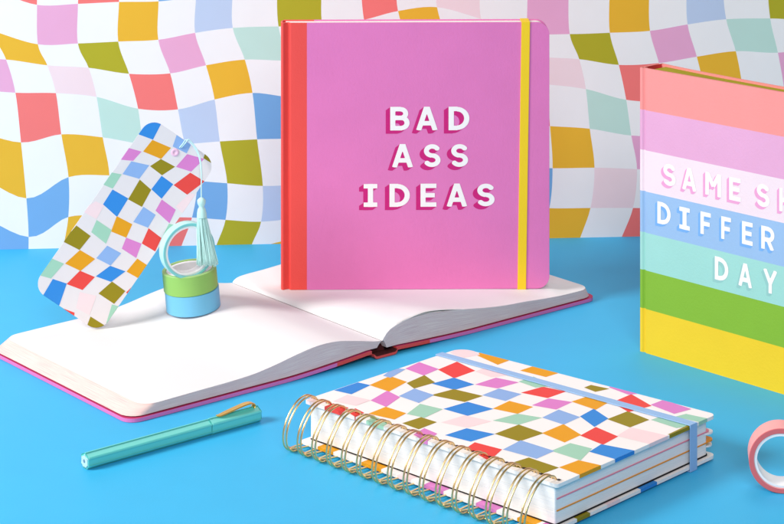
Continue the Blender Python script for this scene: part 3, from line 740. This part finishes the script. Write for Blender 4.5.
m_tp = mat('tape_pink', (250, 172, 170), rough=.5); m_tps = mat('tape_pink_side', (222, 108, 112), rough=.6)
cb = Vector((bx, by, zc))+tax*wb/2
tape('tape_roll', 'light blue tape roll lying flat on the open page, beneath the green roll', 'blue', tax, cb, .0207, wb, m_tb, m_tbs, group=G_)
cg = cb+tax*(wb+.0002)+Vector((-.0006, .0004, 0))
tape('tape_roll', 'green tape roll lying flat on top of the blue roll', 'green', tax, cg, .0207, wb, m_tg, m_tgs, group=G_)
yaw = R(26); rax = Vector((-math.sin(yaw), math.cos(yaw), .0))
rr_ = .0208; wr = .0095
topc = cg+tax*wb/2
ctr = Vector((-.1550, 1.5890, 0)); ctr.z = topc.z+(ctr.x-topc.x)*.12+rr_-.0030
tape('tape_roll', 'pale aqua tape roll standing on edge on top of the green roll', 'aqua', rax, ctr, rr_, wr, m_tt, m_tts, thick=.0022, core=.0016, group=G_)
yaw2 = R(7); pax = Vector((math.sin(yaw2), math.cos(yaw2), 0))
tape('tape_roll', 'pink tape roll with red side standing on edge at the right edge of the table', 'pink', pax, Vector((.2400, 1.2953, .0201)), .0200, .0160, m_tp, m_tps, thick=.0032, core=.0018, group=G_)

# ------------------------------------------------------------------ bookmark with tassel
mp0 = P(100, 328.5, .0112); lean = R(3.0); mn = Vector((.16, -math.cos(lean), math.sin(lean))).normalized()
mu = Vector((0, 0, 1)); mu = (mu-mn*mu.dot(mn)).normalized(); mr = mu.cross(mn)*-1
if mr.x < 0: mr = -mr
mkc = on_plane(125, 225, mp0, mn)
bmk = thing('bookmark', 'tall rounded bookmark with multicoloured checks leaning beside the tape rolls', 'bookmark', mp0)
def m2(u, v): d = on_plane(u, v, mp0, mn)-mkc; return (d.dot(mr), d.dot(mu))
def MP(x, y, z): return mkc+mr*x+mu*y+mn*z
ax1 = Vector(m2(136.8, 137))-Vector(m2(41.5, 274.1)); ax1.normalize()
ay1 = Vector((ax1.y, -ax1.x))
proj = lambda u, v: (Vector(m2(u, v)).dot(ax1), Vector(m2(u, v)).dot(ay1))
e_l = (proj(41.5, 274.1)[1]+proj(136.8, 137)[1])/2; e_r = (proj(211.6, 170)[1]+proj(117.8, 307.5)[1])/2
e_t = (proj(160, 124.5)[0]+proj(205.5, 154)[0])/2; e_b = (proj(89.2, 324.7)[0]+proj(43.4, 295.7)[0])/2
rrm = .0105
hl = round_rect(e_b, e_l, e_t, e_r, (rrm,)*4, 8)
hm = []
for (a_, b_) in hl: v_ = ax1*a_+ay1*b_; hm.append((v_.x, v_.y))
if area2(hm) < 0: hm.reverse()
RM = {'A': (120, 115, 6.55), 'B': (80, 165, 5.825), 'C': (30, 235, 5.24)}
CM = [('A', 'blued', (125, 125), (215, 158), (268, 55), (170, 0)), ('A', 'amber', (155, 238), (213, 165), (330, 215), (268, 285)), ('A', 'orchid', (0, 290), (60, 218), (138, 240), (85, 298)),
      ('A', 'perid', (20, 385), (75, 305), (188, 330), (125, 415)), ('A', 'olived', (200, 335), (268, 290), (357, 338), (275, 392)), ('A', 'orchid', (370, 338), (440, 258), (548, 288), (465, 368)),
      ('A', 'perid', (347, 205), (375, 125), (470, 180), (435, 248)), ('A', 'olived', (548, 282), (562, 240), (640, 260), (612, 322)), ('A', 'red', (355, 458), (460, 380), (550, 435), (440, 518)),
      ('B', 'blued', (418, 140), (475, 65), (540, 112), (475, 193)), ('B', 'olived', (283, 198), (348, 88), (412, 145), (360, 240)), ('B', 'mintd', (120, 105), (185, 45), (240, 55), (190, 135)),
      ('B', 'blued', (137, 228), (190, 145), (278, 195), (215, 298)), ('B', 'orchid', (442, 265), (477, 203), (555, 260), (520, 335)), ('B', 'pale', (560, 240), (640, 165), (720, 190), (610, 290)),
      ('B', 'pale', (10, 265), (90, 212), (138, 235), (95, 312)), ('B', 'perid', (313, 330), (370, 245), (438, 290), (395, 362)), ('B', 'amber', (183, 385), (215, 300), (302, 345), (268, 420)),
      ('B', 'mintd', (68, 390), (98, 322), (182, 378), (150, 455)), ('B', 'red', (362, 455), (400, 370), (472, 425), (437, 500)), ('B', 'mintd', (478, 425), (518, 343), (590, 360), (530, 450)),
      ('C', 'orchid', (483, 70), (505, 15), (582, 45), (555, 117)), ('C', 'perid', (350, 120), (405, 57), (475, 95), (422, 157)), ('C', 'olived', (175, 32), (243, -48), (315, 5), (259, 75)),
      ('C', 'amber', (187, 148), (262, 80), (338, 125), (265, 185)), ('C', 'mintd', (40, 205), (115, 125), (175, 150), (110, 225)), ('C', 'red', (195, 255), (262, 188), (337, 220), (275, 285)),
      ('C', 'blued', (348, 215), (420, 162), (497, 190), (425, 243)), ('C', 'amber', (508, 190), (562, 125), (615, 160), (575, 228)), ('C', 'blued', (68, 320), (120, 232), (190, 255), (150, 372)),
      ('C', 'olived', (362, 305), (430, 245), (497, 293), (440, 357)), ('C', 'red', (505, 300), (548, 258), (600, 280), (540, 330)), ('C', 'pale', (245, 380), (262, 300), (345, 320), (310, 415)),
      ('C', 'red', (172, 384), (232, 406), (228, 450), (190, 440)), ('C', 'olived', (303, 468), (318, 428), (398, 478), (360, 540)), ('C', 'mintd', (395, 480), (430, 365), (500, 385), (450, 470))]
mcell = cell_polys(CM, RM, m2, 1.045)
m_card = mat('bookmark_white', (234, 226, 228), rough=.45)
cover_mesh('card', hm, -.0006, .0006, mcell, bmk, Pf=MP, mats_=[m_card]+prints(ckeys[1:]))
# eyelet
ex, ey = m2(175, 152.4); n = 28; ro, ri = .0031, .0010
V = []; Fc = []
for i in range(n):
    a = 2*math.pi*i/n
    for r, z in ((ro, .0007), (ro-.0005, .0011), (ri, .0010), (ri, .0007)): V.append(MP(ex+r*math.cos(a), ey+r*math.sin(a), z))
for i in range(n):
    for j in range(3): Fc.append((i*4+j, i*4+j+1, ((i+1) % n)*4+j+1, ((i+1) % n)*4+j))
m_eye = mat('eyelet_pink', (244, 196, 222), rough=.5)
V.append(MP(ex, ey, .0009))
for i in range(n): Fc.append((i*4+2, ((i+1) % n)*4+2, len(V)-1))
fix_normals(new_obj('eyelet', V, Fc, m_eye, None, bmk, True))
m_thr = mat('tassel_thread', (196, 238, 232), rough=.6, spec=.5); m_thr2 = mat('tassel_cord', (206, 240, 244), rough=.5)
def M3(u, v, z): x, y = m2(u, v); return MP(x, y, z)
def smooth_path(pts, n=8):
    o = []
    for i in range(len(pts)-1):
        p = [pts[max(0, i-1)], pts[i], pts[i+1], pts[min(len(pts)-1, i+2)]]
        for k in range(n): o.append(Vector([cr(*[q_[a] for q_ in p], k/n) for a in range(3)]))
    return o+[pts[-1]]
parts = []
for off in (0, 1):
    d = 1.6*off
    pts = [M3(179.5+d, 147.5, .0012), M3(183+d*1.3, 143, .0020), M3(186+d*1.5, 139.6-d*.2, .0012), M3(191+d, 143.2, .0012), M3(196+d*.8, 150, .0020), M3(199.3+d*.5, 159, .0040), M3(200.6+d*.3, 172, .0065), M3(200.6, 185, .0080), M3(200.6, 196, .0088)]
    parts.append(tube(smooth_path(pts), .00046, 8))
V, Fc = join(parts); new_obj('cord', V, Fc, m_thr2, None, bmk, True)
# tassel head (turned) and skirt of threads
ts = M3(200.6, 195.5, .0088)
def TZ(v): return ts.z-(v-198.5)*ts.y/F
prof = [(198, .0004), (199, .0018), (201, .0032), (204, .0031), (206.5, .0022), (208, .0020), (210, .0030), (214, .0036), (218, .0038)]
V = []; Fc = []; n = 20
for v_, r_ in prof:
    for k in range(n): a = 2*math.pi*k/n; V.append(Vector((ts.x+r_*math.cos(a)+(v_-200)*.00002, ts.y+r_*math.sin(a), TZ(v_))))
for i in range(len(prof)-1):
    for k in range(n): Fc.append((i*n+k, i*n+(k+1) % n, (i+1)*n+(k+1) % n, (i+1)*n+k))
new_obj('tassel_head', V, Fc, m_thr, None, bmk, True)
parts = []
for k in range(220):
    a = random.uniform(0, 2*math.pi); rr0 = math.sqrt(random.random()); e = random.uniform(-.0012, .0012)
    p0 = Vector((ts.x+.0021*rr0*math.cos(a), ts.y+.0021*rr0*math.sin(a), TZ(209)))
    vb = random.uniform(262, 267); xb_ = (206.5-200.6)/F*ts.y
    p2 = Vector((ts.x+xb_+.0082*rr0*math.cos(a)+e, ts.y+.0030*rr0*math.sin(a)-.0005, TZ(vb)))
    p1 = Vector((ts.x+xb_*.28+.0050*rr0*math.cos(a), ts.y+.0034*rr0*math.sin(a)-.0002, TZ(230)))
    parts.append(tube(smooth_path([p0, p1, p2], 5), .00032, 5))
V, Fc = join(parts); new_obj('tassel_skirt', V, Fc, m_thr, None, bmk, True)

# ------------------------------------------------------------------ pen
a_ = P(88, 470.5, 0); b_ = P(261, 422, 0); pdn = (b_-a_).normalized(); pln = (b_-a_).length; pside = Vector((-pdn.y, pdn.x, 0))
pen = thing('pen', 'teal hexagonal pen with gold clip lying on the blue table', 'pen', (a_+b_)/2)
m_teal = mat('pen_teal', (100, 212, 206), rough=.42, spec=.8, var=.02); m_tip = mat('pen_plug', (206, 238, 240), rough=.4)
m_clip = mat('clip_gold', (255, 206, 112), rough=.32, metal=.85)
rh = .00565; apo = rh*.885
def PN(s, ang_, r): return a_+pside*(.0040)+pdn*s+Vector((0, 0, apo))+pside*(r*math.cos(ang_))+Vector((0, 0, r*math.sin(ang_)))
def hexbar(nm, ss, m_, rim=.0006):
    V = []; Fc = []; k = 7*3
    for s, r_ in ss:
        for an in (90, 28, -30, -62, -118, 210, 152):
            for dj in (-7, 0, 7): V.append(PN(s, R(an+dj), r_*(1.0 if dj == 0 else .985)*(.93 if an == 90 else 1)))
    for i in range(len(ss)-1):
        for j in range(k): Fc.append((i*k+j, i*k+(j+1) % k, (i+1)*k+(j+1) % k, (i+1)*k+j))
    Fc.append(tuple(range(k))); Fc.append(tuple((len(ss)-1)*k+j for j in range(k)))
    return fix_normals(new_obj(nm, V, Fc, m_, None, pen))
hexbar('barrel', [(.0002, rh*.95), (.0008, rh*.985), (pln*.70, rh*.985)], m_teal)
hexbar('cap', [(pln*.70+.0004, rh*.985), (pln*.70+.0010, rh*1.03), (pln-.0006, rh*1.03), (pln, rh*.97)], m_teal)
hexbar('end_plug', [(-.0003, rh*.74), (.0004, rh*.78)], m_tip)
V = []; n = 14
for s in (-.0006, .0008):
    for i in range(n): V.append(PN(s, 2*math.pi*i/n, .0011))
m_hole = mat('plug_hole', (120, 150, 170), rough=.6)
new_obj('plug_hole', V, [tuple(range(n))]+[(i, (i+1) % n, n+(i+1) % n, n+i) for i in range(n)], m_hole, None, pen)
# clip: a bent strip over the cap
zt = apo+rh*.93
cl = [(pln-.0040, zt-.0010, .0022), (pln-.0030, zt+.0008, .0024), (pln-.0050, zt+.0024, .0026), (pln-.0100, zt+.0028, .0027), (pln-.0180, zt+.0018, .0026), (pln-.0260, zt+.0006, .0024), (pln-.0310, zt-.0002, .0020), (pln-.0335, zt+.0001, .0010)]
sp = smooth_path([Vector((s, z, w2)) for s, z, w2 in cl], 5); sts = []
for v_ in sp:
    s, z, w2 = v_; c_ = a_+pside*.0040+pdn*s
    sts.append([c_-pside*w2+Vector((0, 0, z)), c_+pside*w2+Vector((0, 0, z)), c_+pside*w2*.8+Vector((0, 0, z+.0008)), c_-pside*w2*.8+Vector((0, 0, z+.0008))])
slab('clip', sts, [m_clip], None, pen, .0002)
